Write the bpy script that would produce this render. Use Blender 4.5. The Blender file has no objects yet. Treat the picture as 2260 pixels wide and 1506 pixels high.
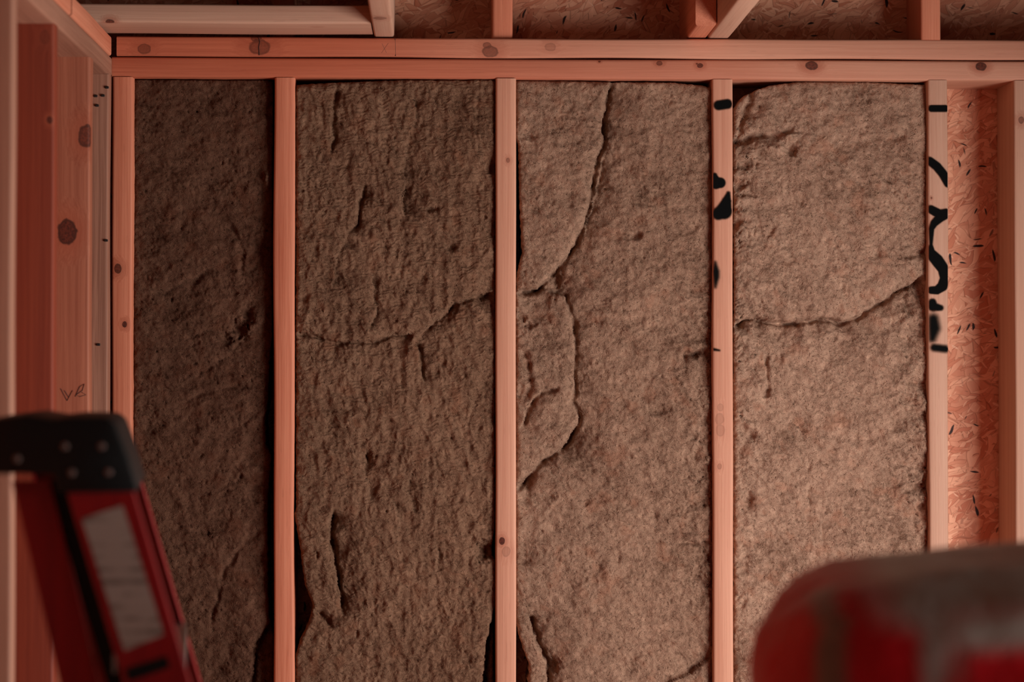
import bpy, bmesh, math, random
import numpy as np
from mathutils import Matrix, Vector

sc = bpy.context.scene
C = sc.collection

# ------------------------------------------------------------------ camera
# 85 mm lens, 4.5 m in front of the framed wall, eye at 1.80 m
CAM = np.array([0.0, 0.0, 1.80])
LENS, SENS, IW, IH = 85.0, 36.0, 2260.0, 1506.0
FPX = IW * LENS / SENS
YAW, PITCH = math.radians(1.825), math.radians(0.934)
fw = np.array([math.sin(YAW) * math.cos(PITCH), math.cos(YAW) * math.cos(PITCH), math.sin(PITCH)])
rt = np.array([math.cos(YAW), -math.sin(YAW), 0.0])
up = np.cross(rt, fw)
cd = bpy.data.cameras.new('camera')
cam = bpy.data.objects.new('camera', cd)
C.objects.link(cam)
cam.matrix_world = Matrix(((rt[0], up[0], -fw[0], CAM[0]), (rt[1], up[1], -fw[1], CAM[1]),
                           (rt[2], up[2], -fw[2], CAM[2]), (0, 0, 0, 1)))
cd.lens, cd.sensor_width, cd.clip_start = LENS, SENS, 0.05
cd.dof.use_dof = True
cd.dof.focus_distance = 4.49
cd.dof.aperture_fstop = 2.4
cd.dof.aperture_blades = 9
sc.camera = cam

# ------------------------------------------------------------------ world and light
wd = bpy.data.worlds.new('overcast'); sc.world = wd
wd.use_nodes = True
bgn = wd.node_tree.nodes['Background']
bgn.inputs[0].default_value = (0.80, 0.88, 1.0, 1)
bgn.inputs[1].default_value = 0.022
# daylight falling through the low, wide window opening of the right-hand wall
WIN = dict(x=1.62, y0=1.70, y1=3.72, z0=0.50, z1=1.90)
ld = bpy.data.lights.new('window_daylight', 'AREA')
ld.shape = 'RECTANGLE'
ld.size, ld.size_y = WIN['y1'] - WIN['y0'], WIN['z1'] - WIN['z0']
ld.energy = 110
ld.color = (1.0, 0.97, 0.93)
lo = bpy.data.objects.new('window_daylight', ld)
C.objects.link(lo)
lo.location = (WIN['x'] + 0.16, (WIN['y0'] + WIN['y1']) / 2, (WIN['z0'] + WIN['z1']) / 2)
lo.rotation_euler = (0, math.radians(90), 0)
lo.rotation_euler = Matrix(((0, 0, 1), (1, 0, 0), (0, 1, 0))).to_euler()   # local X -> y, Y -> z, shines towards -x

vs = sc.view_settings
vs.view_transform = 'Standard'; vs.look = 'None'; vs.gamma = 1.0
vs.use_curve_mapping = False
vs.exposure = 0.0
sc.cycles.use_adaptive_sampling = True
sc.cycles.adaptive_threshold = 0.025
sc.cycles.max_bounces = 5
sc.cycles.diffuse_bounces = 3
sc.cycles.glossy_bounces = 2
sc.cycles.transparent_max_bounces = 6
sc.cycles.caustics_reflective = False
sc.cycles.caustics_refractive = False


# ------------------------------------------------------------------ measuring helpers
def W(px, py, Y):
    """world point at distance Y in front of the camera's wall-normal that was measured at (px, py)"""
    d = fw + rt * (px - IW / 2) / FPX + up * (IH / 2 - py) / FPX
    return CAM + d * (Y / d[1])


def P(x, y, z):
    q = np.stack([x - CAM[0], y - CAM[1], z - CAM[2]], -1)
    zz = q @ fw
    return IW / 2 + FPX * (q @ rt) / zz, IH / 2 - FPX * (q @ up) / zz


# ------------------------------------------------------------------ node helpers
class NT:
    def __init__(self, name):
        self.m = bpy.data.materials.new(name)
        self.m.use_nodes = True
        self.t = self.m.node_tree
        self.b = self.t.nodes['Principled BSDF']

    def n(self, typ, **kw):
        x = self.t.nodes.new(typ)
        for k, v in kw.items():
            setattr(x, k, v)
        return x

    def l(self, a, b):
        self.t.links.new(a, b)

    def val(self, sock, v):
        if hasattr(v, 'links'):
            self.l(v, sock)
        else:
            sock.default_value = v

    def math(self, op, a, b=0.0, c=None, clamp=False):
        x = self.n('ShaderNodeMath', operation=op, use_clamp=clamp)
        self.val(x.inputs[0], a); self.val(x.inputs[1], b)
        if c is not None:
            self.val(x.inputs[2], c)
        return x.outputs[0]

    def vmath(self, op, a, b=(0, 0, 0)):
        x = self.n('ShaderNodeVectorMath', operation=op)
        self.val(x.inputs[0], a); self.val(x.inputs[1], b)
        return x.outputs['Value'] if op in ('LENGTH', 'DISTANCE', 'DOT_PRODUCT') else x.outputs[0]

    def mapping(self, vec, loc=(0, 0, 0), rot=(0, 0, 0), scale=(1, 1, 1)):
        x = self.n('ShaderNodeMapping')
        self.l(vec, x.inputs[0])
        x.inputs[1].default_value = loc; x.inputs[2].default_value = rot; x.inputs[3].default_value = scale
        return x.outputs[0]

    def noise(self, vec, scale, detail=3.0, rough=0.55, dist=0.0, out=0):
        x = self.n('ShaderNodeTexNoise')
        self.l(vec, x.inputs['Vector'])
        x.inputs['Scale'].default_value = scale; x.inputs['Detail'].default_value = detail
        x.inputs['Roughness'].default_value = rough; x.inputs['Distortion'].default_value = dist
        return x.outputs[out]

    def voronoi(self, vec, scale, feature='F1', rnd=1.0):
        x = self.n('ShaderNodeTexVoronoi', feature=feature)
        self.l(vec, x.inputs['Vector'])
        x.inputs['Scale'].default_value = scale
        x.inputs['Randomness'].default_value = rnd
        return x

    def ramp(self, f, stops, interp='LINEAR'):
        x = self.n('ShaderNodeValToRGB')
        x.color_ramp.interpolation = interp
        e = x.color_ramp.elements
        while len(e) < len(stops):
            e.new(0.5)
        for i, (p, c) in enumerate(stops):
            e[i].position = p
            e[i].color = tuple(c) + (1,) if len(c) == 3 else c
        self.l(f, x.inputs[0])
        return x.outputs[0]

    def step(self, f, a, b):
        x = self.n('ShaderNodeMapRange', interpolation_type='SMOOTHSTEP')
        self.val(x.inputs[0], f); x.inputs[1].default_value = a; x.inputs[2].default_value = b
        return x.outputs[0]

    def mix(self, f, a, b, mode='MIX'):
        x = self.n('ShaderNodeMix', data_type='RGBA', blend_type=mode)
        self.val(x.inputs[0], f)
        for s, v in ((x.inputs[6], a), (x.inputs[7], b)):
            if hasattr(v, 'links'):
                self.l(v, s)
            else:
                s.default_value = tuple(v) + (1,) if len(v) == 3 else v
        return x.outputs[2]

    def bump(self, h, strength, dist, normal=None):
        x = self.n('ShaderNodeBump')
        x.inputs['Strength'].default_value = strength; x.inputs['Distance'].default_value = dist
        self.l(h, x.inputs['Height'])
        if normal is not None:
            self.l(normal, x.inputs['Normal'])
        return x.outputs[0]

    def coord(self, which='Object'):
        return self.n('ShaderNodeTexCoord').outputs[which]


def simple_mat(name, col, rough=0.6, metal=0.0, spec=0.5):
    t = NT(name)
    t.b.inputs['Base Color'].default_value = tuple(col) + (1,)
    t.b.inputs['Roughness'].default_value = rough
    t.b.inputs['Metallic'].default_value = metal
    t.b.inputs['Specular IOR Level'].default_value = spec
    return t.m


RED = ((0.70, 0.255, 0.148), (0.50, 0.135, 0.070))
PALE = ((0.61, 0.350, 0.245), (0.50, 0.255, 0.17))
DEEP = ((0.25, 0.045, 0.020), (0.155, 0.022, 0.010))
MIDDLE = ((0.42, 0.145, 0.082), (0.27, 0.075, 0.040))
HEART_SHADED = ((0.55, 0.155, 0.080), (0.38, 0.085, 0.042))
SOFT = ((0.66, 0.325, 0.215), (0.51, 0.21, 0.13))
BROWN = ((0.40, 0.185, 0.12), (0.24, 0.095, 0.058))


def wood_mat(seed, tone=RED, knots=(), coarse=1.0, contrast=1.0, lit_sap=None):
    """softwood, grain running along local X; knots = [(x, y, z, r, darkness)] in local metres"""
    t = NT('softwood')
    rng = random.Random(seed)
    off = (rng.uniform(-9, 9), rng.uniform(-9, 9), rng.uniform(-9, 9))
    co = t.coord()
    p = t.vmath('ADD', co, off)
    kmask = None; halo = None; ring = None
    for (kx, ky, kz, kr, kd) in knots:
        d = t.vmath('SUBTRACT', co, (kx, ky, kz))
        d = t.vmath('MULTIPLY', d, (0.75, 1.0, 1.0))
        ln = t.vmath('LENGTH', d)
        wob = t.noise(co, 90.0, 2.0)
        ln = t.math('ADD', ln, t.math('MULTIPLY', t.math('SUBTRACT', wob, 0.5), kr * 0.5))
        k = t.math('MULTIPLY', t.math('SUBTRACT', 1.0, t.step(ln, kr * 0.72, kr * 1.08)), kd)
        h = t.math('MULTIPLY', t.math('SUBTRACT', 1.0, t.step(ln, kr * 0.9, kr * 3.2)), kd)
        rg_ = t.math('MULTIPLY', t.math('SUBTRACT', t.step(ln, kr * 0.70, kr * 0.88), t.step(ln, kr * 0.95, kr * 1.12)), kd)
        ring = rg_ if ring is None else t.math('MAXIMUM', ring, rg_)
        kmask = k if kmask is None else t.math('MAXIMUM', kmask, k)
        halo = h if halo is None else t.math('MAXIMUM', halo, h)
    if halo is not None:
        bend = t.n('ShaderNodeCombineXYZ')
        t.l(t.math('MULTIPLY', halo, 0.012), bend.inputs[1])
        t.l(t.math('MULTIPLY', halo, 0.012), bend.inputs[2])
        p = t.vmath('ADD', p, bend.outputs[0])
    warp = t.noise(t.mapping(p, scale=(1.2, 9, 9)), 1.0, 2.0, out=1)
    pw = t.vmath('ADD', p, t.vmath('MULTIPLY', t.vmath('SUBTRACT', warp, (0.5, 0.5, 0.5)), (0, 0.012, 0.012)))
    rings = t.noise(t.mapping(pw, scale=(0.55, 55 * coarse, 55 * coarse)), 1.0, 2.5, 0.5)
    lines = t.noise(t.mapping(pw, scale=(2.0, 260 * coarse, 260 * coarse)), 1.0, 2.0, 0.6)
    fibre = t.noise(t.mapping(p, scale=(14, 900, 900)), 1.0, 2.0, 0.6)
    broad = t.noise(t.mapping(p, scale=(1.6, 9, 9)), 1.0, 2.0)
    g = t.math('ADD', t.math('MULTIPLY', rings, 0.42), t.math('MULTIPLY', lines, 0.58))
    g = t.math('ADD', t.math('MULTIPLY', t.math('SUBTRACT', g, 0.5), 1.5 * contrast), 0.5)
    g = t.math('ADD', g, t.math('MULTIPLY', t.math('SUBTRACT', fibre, 0.5), 0.35))
    g = t.math('ADD', g, t.math('MULTIPLY', t.math('SUBTRACT', broad, 0.5), 0.75))
    col = t.ramp(g, [(0.18, tone[1]), (0.75, tone[0])])
    if lit_sap:                                  # light falloff painted along the board, with a heartwood-to-sapwood hue shift
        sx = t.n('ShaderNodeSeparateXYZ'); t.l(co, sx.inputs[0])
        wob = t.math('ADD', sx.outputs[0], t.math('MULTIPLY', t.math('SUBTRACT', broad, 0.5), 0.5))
        col = t.mix(t.step(wob, lit_sap[1], lit_sap[2]), col, t.ramp(g, [(0.18, lit_sap[0][1]), (0.75, lit_sap[0][0])]))
    fl = t.step(t.noise(t.mapping(p, scale=(30, 420, 420)), 1.0, 0.0), 0.74, 0.80)
    col = t.mix(t.math('MULTIPLY', fl, 0.12), col, (0.18, 0.05, 0.03))
    if halo is not None:
        col = t.mix(t.math('MULTIPLY', halo, 0.55), col, (0.34, 0.075, 0.035))
        kc = t.ramp(t.noise(co, 260.0, 2.0), [(0.3, (0.045, 0.009, 0.005)), (0.75, (0.17, 0.032, 0.015))])
        col = t.mix(kmask, col, kc)
        col = t.mix(t.math('MULTIPLY', ring, 0.8), col, (0.030, 0.007, 0.004))
    t.l(col, t.b.inputs['Base Color'])
    t.b.inputs['Roughness'].default_value = 0.62
    t.b.inputs['Specular IOR Level'].default_value = 0.28
    hgt = t.math('ADD', t.math('MULTIPLY', lines, 0.6), fibre)
    t.l(t.bump(hgt, 0.35, 0.0006), t.b.inputs['Normal'])
    return t.m


def osb_mat(name, seed, light=(0.86, 0.43, 0.27), dark=(0.54, 0.165, 0.085), gs=1.0):
    """pressed strand board: crossed layers of long flakes, chips and dark slivers"""
    t = NT(name)
    co = t.vmath('ADD', t.coord(), (seed * 1.37, seed * 0.71, seed * 2.3))
    wv = t.vmath('MULTIPLY', t.vmath('SUBTRACT', t.noise(co, 14.0, 2.0, out=1), (0.5, 0.5, 0.5)), (0.035, 0.0, 0.035))
    p = t.vmath('ADD', co, wv)
    col = None; hgt = None
    rots = [(0.25, 26, 0.8), (1.1, 40, 1.0), (-0.6, 60, 0.8), (-1.2, 95, 0.9)]
    for i, (a, s, asp) in enumerate(rots):
        s *= gs
        q = t.mapping(t.mapping(p, rot=(0, a, 0)), loc=(i * 3.1, 0, i * 1.7), scale=(1.0, 1.0, 0.22 * asp))
        v = t.voronoi(q, s)
        e = t.voronoi(q, s, 'DISTANCE_TO_EDGE')
        cellr = t.n('ShaderNodeSeparateColor'); t.l(v.outputs['Color'], cellr.inputs[0])
        streak = t.noise(t.mapping(q, scale=(150, 150, 16)), 1.0, 1.0)
        f = t.math('ADD', t.math('MULTIPLY', cellr.outputs[0], 0.75), t.math('MULTIPLY', streak, 0.42))
        c = t.ramp(f, [(0.12, dark), (0.55, tuple((a_ + b_) / 2 for a_, b_ in zip(light, dark))), (0.95, light)])
        edge = t.step(e.outputs['Distance'], 0.0, 0.035)
        c = t.mix(t.math('MULTIPLY', t.math('SUBTRACT', 1.0, edge), 0.5), c, (0.22, 0.06, 0.03))
        h = t.math('MULTIPLY', cellr.outputs[2], edge)
        if col is None:
            col, hgt = c, h
        else:
            sel = t.step(t.math('ADD', cellr.outputs[1], t.math('MULTIPLY', t.noise(p, 9.0 + 3 * i, 2.0), 0.5)),
                         0.80 + 0.02 * i, 0.82 + 0.02 * i)
            col = t.mix(sel, col, c)
            x = t.n('ShaderNodeMix'); t.l(sel, x.inputs[0]); t.l(hgt, x.inputs[2]); t.l(h, x.inputs[3])
            hgt = x.outputs[0]
    # fine pale splinters and dark slivers
    for (a, s, thr, cc) in ((0.9, 110, 0.90, (0.86, 0.47, 0.31)), (-0.7, 140, 0.90, (0.84, 0.44, 0.28)),
                            (0.2, 75, 0.950, (0.020, 0.006, 0.004)), (1.5, 95, 0.955, (0.02, 0.006, 0.004)),
                            (-0.4, 90, 0.955, (0.03, 0.008, 0.005))):
        q = t.mapping(t.mapping(p, rot=(0, a, 0)), loc=(a * 7, 0, s * 0.1), scale=(1, 1, 0.24))
        v = t.voronoi(q, s * gs)
        sp = t.n('ShaderNodeSeparateColor'); t.l(v.outputs['Color'], sp.inputs[0])
        m = t.math('MULTIPLY', t.step(sp.outputs[0], thr - 0.01, thr),
                   t.math('SUBTRACT', 1.0, t.step(v.outputs['Distance'], 0.26, 0.36)))
        col = t.mix(m, col, cc)
    t.l(col, t.b.inputs['Base Color'])
    t.b.inputs['Roughness'].default_value = 0.6
    t.b.inputs['Specular IOR Level'].default_value = 0.3
    t.l(t.bump(hgt, 0.7, 0.0012), t.b.inputs['Normal'])
    return t.m


# ------------------------------------------------------------------ object helpers
def tag(o, label=None, cat=None, group=None, kind=None):
    if label: o['label'] = label
    if cat: o['category'] = cat
    if group: o['group'] = group
    if kind: o['kind'] = kind
    return o


def link(name, me, mat=None, parent=None):
    o = bpy.data.objects.new(name, me)
    C.objects.link(o)
    if me is not None and mat is not None:
        me.materials.append(mat)
    if parent is not None:
        o.parent = parent
    return o


def mesh_from(name, v, f, smooth=True):
    me = bpy.data.meshes.new(name)
    me.from_pydata([tuple(a) for a in v], [], [tuple(a) for a in f])
    me.validate(); me.update()
    if smooth:
        me.polygons.foreach_set('use_smooth', [True] * len(me.polygons))
    return me


AX = {'x': Matrix(((1, 0, 0), (0, 1, 0), (0, 0, 1))),
      'y': Matrix(((0, -1, 0), (1, 0, 0), (0, 0, 1))),      # local X -> world y
      'z': Matrix(((0, 0, -1), (0, 1, 0), (1, 0, 0)))}      # local X -> world z


def board(name, lo_, hi_, axis, parent, seed, tone=RED, knots=(), r=0.0048, wob=0.0006, coarse=1.0, contrast=1.0,
          lit_sap=None):
    """one piece of sawn lumber with eased edges; lo_/hi_ world corners; knots [(wx, wy, wz, r, dark)]"""
    lo_, hi_ = np.array(lo_, float), np.array(hi_, float)
    ctr = (lo_ + hi_) / 2
    R = AX[axis]
    dims = np.abs(np.array(R.transposed() @ Vector(hi_ - lo_)))
    L, a, b = dims[0], dims[1] / 2, dims[2] / 2
    prof = []
    for (sx, sy, a0) in ((1, 1, 0), (-1, 1, 90), (-1, -1, 180), (1, -1, 270)):
        for k in range(4):
            an = math.radians(a0 + 30 * k)
            prof.append((sx * (a - r) + r * math.cos(an), sy * (b - r) + r * math.sin(an)))
    prof = np.array(prof)
    n = max(3, int(L / 0.03))
    rng = np.random.default_rng(seed)
    ph = rng.uniform(0, 6.28, (4, 3)); fr = rng.uniform(3, 16, (4, 3))
    vs_, fs = [], []
    m = len(prof)
    for i in range(n + 1):
        x = -L / 2 + L * i / n
        w = [wob * sum(math.sin(fr[j, k] * x + ph[j, k]) for k in range(3)) / 1.5 for j in range(4)]
        for (py, pz) in prof:
            yy = py + (w[0] if py > 0 else w[1])
            zz = pz + (w[2] if pz > 0 else w[3])
            vs_.append((x, yy, zz))
    for i in range(n):
        for j in range(m):
            k = (j + 1) % m
            fs.append((i * m + j, i * m + k, (i + 1) * m + k, (i + 1) * m + j))
    fs = [f[::-1] for f in fs]
    fs.append(tuple(range(m)))
    fs.append(tuple(reversed(range(n * m, n * m + m))))
    me = mesh_from(name, vs_, fs)
    bm = bmesh.new(); bm.from_mesh(me)
    bmesh.ops.recalc_face_normals(bm, faces=bm.faces)
    for f in bm.faces:
        if len(f.verts) > 4:
            f.smooth = False
            for e in f.edges:
                e.smooth = False
    bm.to_mesh(me); bm.free()
    o = link(name, me, None, parent)
    M = Matrix.Translation(Vector(ctr)) @ R.to_4x4()
    o.matrix_basis = M
    inv = M.inverted()
    kl = [tuple(inv @ Vector(k[:3])) + (k[3], k[4]) for k in knots]
    me.materials.append(wood_mat(seed, tone, kl, coarse, contrast, lit_sap))
    return o


def slab(name, lo_, hi_, mat, parent=None, bevel=0.0):
    bm = bmesh.new()
    bmesh.ops.create_cube(bm, size=1.0)
    for v in bm.verts:
        for i in range(3):
            v.co[i] = lo_[i] + (v.co[i] + 0.5) * (hi_[i] - lo_[i])
    if bevel:
        bmesh.ops.bevel(bm, geom=bm.edges[:], offset=bevel, segments=2, affect='EDGES', profile=0.5)
    me = bpy.data.meshes.new(name); bm.to_mesh(me); bm.free()
    return link(name, me, mat, parent)


def stroke(name, pts, rad, mat, parent, flat=None):
    """thin pencil / wire stroke as a 5-sided tube through world points"""
    pts = [Vector(p) for p in pts]
    V, F_ = [], []
    for i, p in enumerate(pts):
        t = (pts[min(i + 1, len(pts) - 1)] - pts[max(i - 1, 0)]).normalized()
        a = t.cross(Vector((0, 1, 0)))
        a = a.normalized() if a.length > 1e-4 else Vector((1, 0, 0))
        b = t.cross(a).normalized()
        for k in range(5):
            an = 2 * math.pi * k / 5
            V.append(p + (a * math.cos(an) + b * math.sin(an)) * rad)
    for i in range(len(pts) - 1):
        for k in range(5):
            F_.append((i * 5 + k, i * 5 + (k + 1) % 5, i * 5 + 5 + (k + 1) % 5, i * 5 + 5 + k))
    F_ += [tuple(range(5)), tuple(range((len(pts) - 1) * 5, len(pts) * 5))]
    return localise(link(name, mesh_from(name, V, F_), mat), parent)


def localise(o, parent):
    o.parent = parent
    o.matrix_parent_inverse = parent.matrix_basis.inverted() if parent.parent is None else \
        (parent.parent.matrix_basis @ parent.matrix_parent_inverse @ parent.matrix_basis).inverted()
    return o


# ------------------------------------------------------------------ the setting
FY, BY = 4.50, 4.64                      # front face of the framing, inner face of the sheathing
LX = -0.600                              # room face of the left wall
ZP0, ZP1, ZP2 = 2.3635, 2.4015, 2.4395   # top plates
OSB_BACK = osb_mat('strand_board', 1.0, gs=1.6)
wall_back = slab('wall_back', (-0.78, BY, 0.0), (1.76, BY + 0.012, 2.95), OSB_BACK)
tag(wall_back, 'orange strand board sheathing nailed behind the studs of the back wall', kind='structure')
t = NT('strand_board_plain')
pc = t.voronoi(t.mapping(t.coord(), scale=(1, 0.3, 1)), 40.0)
t.l(t.mix(0.5, t.ramp(pc.outputs['Color'], [(0.2, (0.40, 0.115, 0.06)), (0.8, (0.62, 0.23, 0.13))]), (0.50, 0.17, 0.095)), t.b.inputs['Base Color'])
t.b.inputs['Roughness'].default_value = 0.7
OSB_SIDE = t.m
wall_left = slab('wall_left', (-0.752, -0.6, 0.0), (-0.740, 4.64, 2.58), OSB_SIDE)
tag(wall_left, 'strand board sheathing behind the receding studs of the left wall', kind='structure')
t = NT('subfloor')
pc = t.noise(t.mapping(t.coord(), scale=(3, 40, 3)), 1.0, 4.0)
t.l(t.ramp(pc, [(0.3, (0.09, 0.055, 0.04)), (0.7, (0.14, 0.09, 0.065))]), t.b.inputs['Base Color'])
t.b.inputs['Roughness'].default_value = 0.8
floor = slab('floor', (-0.76, -0.6, -0.03), (1.76, 4.66, 0.0), t.m)
tag(floor, 'dark bare subfloor of the unfinished room', kind='structure')
ceiling = slab('ceiling', (-0.76, -0.6, 2.585), (1.76, BY, 2.60), simple_mat('roof_membrane', (0.05, 0.04, 0.036), 0.8))
tag(ceiling, 'dark roofing membrane over the ceiling joists', kind='structure')

# right-hand wall with its rough window opening (outside the picture, lets the daylight in)
X = WIN['x']
me = bpy.data.meshes.new('wall_right')
bm = bmesh.new()
for (a, b) in (((X, -0.6, 0.0), (X + 0.012, WIN['y0'], 2.585)), ((X, WIN['y1'], 0.0), (X + 0.012, BY, 2.585)),
               ((X, WIN['y0'], 0.0), (X + 0.012, WIN['y1'], WIN['z0'])),
               ((X, WIN['y0'], WIN['z1']), (X + 0.012, WIN['y1'], 2.585))):
    r_ = bmesh.ops.create_cube(bm, size=1.0)
    for v in r_['verts']:
        for i in range(3):
            v.co[i] = a[i] + (v.co[i] + 0.5) * (b[i] - a[i])
bm.to_mesh(me); bm.free()
wall_right = link('wall_right', me, simple_mat('house_wrap', (0.10, 0.09, 0.085), 0.7))
tag(wall_right, 'grey membrane right wall with an open window hole', kind='structure')


def xr(px, py=750, Y=FY):
    return W(px, py, Y)[0]


def kn(px, py, r_px, dark, Y=FY):
    w = W(px, py, Y)
    return (w[0], w[1], w[2], r_px * Y / FPX, dark)


# studs of the back wall
STUD_LABEL = ['corner stud of the back wall with two small knots', 'plain stud between the darkest batt and the creased batt',
              'stud in the middle of the back wall with one dark knot low down',
              'stud with a black sprayed dash and blots', 'stud with a black sprayed curling squiggle',
              'pale stud at the right end of the back wall beside bare strand board']
SX = [(-0.5990, -0.5610), (-0.2990, -0.2610), (0.1130, 0.1510), (0.5185, 0.5565), (0.9235, 0.9615), (1.0865, 1.1245),
      (1.494, 1.532)]
SK = [[kn(260, 593, 8, 0.9), kn(275, 716, 5, 1.0)], [], [kn(1108, 1195, 6, 1.0), kn(1117, 1218, 9, 0.25), kn(1121, 354, 4, .5)],
      [kn(1590, 900, 7, 0.18), kn(1588, 925, 10, 0.2), kn(1590, 950, 10, 0.2), kn(1588, 1030, 5, .3)], [kn(2056, 437, 2, .7)],
      [kn(2254, 265, 6, .6)], []]
ST = [RED, RED, SOFT, SOFT, PALE, PALE, RED]
studs = []
for i, (a, b) in enumerate(SX):
    s = board('stud', (a, FY, 0.038), (b, BY, ZP0), 'z', wall_back, 40 + i, ST[i], SK[i], coarse=1.3 if i in (4,) else 1.0,
              contrast=1.0, wob=0.0009 if i in (1, 4) else 0.0005)
    if i < 6:
        s['label'] = STUD_LABEL[i]
    studs.append(s)
tp = board('top_plate', (-0.600, FY, ZP0), (1.61, BY, ZP1 - 0.0012), 'x', wall_back, 60, HEART_SHADED,
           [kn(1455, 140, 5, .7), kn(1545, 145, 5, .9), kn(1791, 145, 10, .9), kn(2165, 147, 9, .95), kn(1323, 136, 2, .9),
            kn(1538, 141, 2, .9)], contrast=0.7, lit_sap=(SOFT, -0.75, 0.55))
tp['label'] = 'lower top plate with round knots resting on the studs'
tp2 = board('top_plate', (-0.591, FY, ZP1 + 0.0012), (1.61, BY, ZP2), 'x', wall_back, 61, HEART_SHADED,
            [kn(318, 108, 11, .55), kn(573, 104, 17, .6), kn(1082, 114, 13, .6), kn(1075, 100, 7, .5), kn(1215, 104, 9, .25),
             kn(565, 84, 9, .6)], contrast=0.8, lit_sap=(SOFT, -0.80, 0.15))
tp2['label'] = 'upper top plate with pencil cross and cracked knots'
board('bottom_plate', (-0.600, FY, 0.0), (1.61, BY, 0.038), 'x', wall_back, 62, RED)
# short studs of the gable above the plates
for i, (px, dpt) in enumerate(((628, 0.035), (1109, 0.012), (1583, 0.03), (2054, 0.0))):
    x0 = xr(px, 40, FY + dpt)
    board('gable_stud', (x0 - 0.019, FY + dpt, ZP2), (x0 + 0.019, BY, 2.585), 'z', wall_back, 70 + i, RED, contrast=0.6)

# left wall framing
for i, (y0, tone, ks, cs, ct) in enumerate((
        (2.62, RED, [], 1, .8), (3.045, RED, [], 1, .8), (3.448, BROWN, [], 1, .8),
        (3.826, DEEP, [(W(110, 265, 3.826)) .tolist() + [0.0045, 1.0], W(99, 82, 3.826).tolist() + [0.008, .3]], 1, 1.0),
        (4.222, MIDDLE, [W(191, 300, 4.222).tolist() + [0.015, .85], W(148, 512, 4.222).tolist() + [0.0165, 1.0]], 1, 1.0),
        (4.458, BROWN, [], 2.2, 1.5))):
    s = board('stud', (-0.740, y0, 0.038), (LX, y0 + 0.038, ZP0), 'z', wall_left, 80 + i, tone,
              [tuple(k) for k in ks], coarse=cs, contrast=ct)
    if i == 2: s['label'] = 'blurred nearest stud at the left edge of the picture'
    if i == 3: s['label'] = 'deep red left wall stud with one small dark knot'
    if i == 4: s['label'] = 'left wall stud with two large dark knots and pencil scrawl'; stud_c = s
    if i == 5: s['label'] = 'narrow coarse-grained left wall stud in the corner'; stud_d = s
lp = board('top_plate', (-0.740, 2.2, ZP0), (LX, 4.498, ZP1 - 0.001), 'y', wall_left, 90, BROWN, coarse=.7)
lp['label'] = 'lower top plate of the left wall running into the corner'
lp2 = board('top_plate', (-0.740, 4.012, ZP1 + 0.001), (LX, 4.498, ZP2), 'y', wall_left, 91, RED)
lp2['label'] = 'short upper plate piece of the left wall by the corner'
board('top_plate', (-0.740, 2.2, ZP1 + 0.001), (LX, 4.000, ZP2), 'y', wall_left, 92, RED)
board('bottom_plate', (-0.740, 2.2, 0.0), (LX, 4.498, 0.038), 'y', wall_left, 93, RED)

# ceiling framing that rests on the plates
j1 = board('joist', (-0.1145, 0.4, ZP2 + 0.002), (-0.0765, BY, 2.585), 'y', ceiling, 100, PALE, [(-0.098, 4.28, ZP2, 0.012, .45)])
j1['label'] = 'pale ceiling joist at the end of the flat nailer'
xa = xr(1563, 78)
j2 = board('joist', (xa, 0.4, ZP2 + 0.003), (xa + 0.040, BY, 2.585), 'y', ceiling, 101, PALE)
j2['label'] = 'pale ceiling joist running towards the camera'
b2 = board('joist_block', (xa - 0.0395, 4.352, ZP2 + 0.002), (xa - 0.0015, BY, 2.585), 'y', ceiling, 102, RED, coarse=2)
b2['label'] = 'short block beside the ceiling joist with its sawn end showing'
nb = board('nailer', (-0.70, 4.362, ZP2 + 0.0045), (-0.116, 4.502, ZP2 + 0.0395), 'x', ceiling, 103, PALE,
           [tuple(W(242, 50, 4.362)) + (0.006, .9), tuple(W(700, 69, 4.40)) + (0.006, .5)], coarse=1.6, contrast=1.2)
nb['label'] = 'flat board lying on the top plate left of the joist'

# ------------------------------------------------------------------ sprayed paint, pencil and staple marks
PAINT = NT('black_spray_paint')
at = PAINT.n('ShaderNodeAttribute', attribute_name='cover')
nz = PAINT.noise(PAINT.coord(), 1400.0, 2.0)
a_ = PAINT.math('ADD', at.outputs['Fac'], PAINT.math('MULTIPLY', PAINT.math('SUBTRACT', nz, 0.5), 0.35))
PAINT.l(PAINT.step(a_, 0.10, 0.75), PAINT.b.inputs['Alpha'])
PAINT.b.inputs['Base Color'].default_value = (0.004, 0.004, 0.004, 1)
PAINT.b.inputs['Roughness'].default_value = 0.85
PAINT.b.inputs['Specular IOR Level'].default_value = 0.05


def seg_d(X_, Y_, a, b):
    ax, ay = a; bx, by = b
    dx, dy = bx - ax, by - ay
    t_ = np.clip(((X_ - ax) * dx + (Y_ - ay) * dy) / (dx * dx + dy * dy + 1e-9), 0, 1)
    return np.hypot(X_ - ax - t_ * dx, Y_ - ay - t_ * dy), t_


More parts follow.
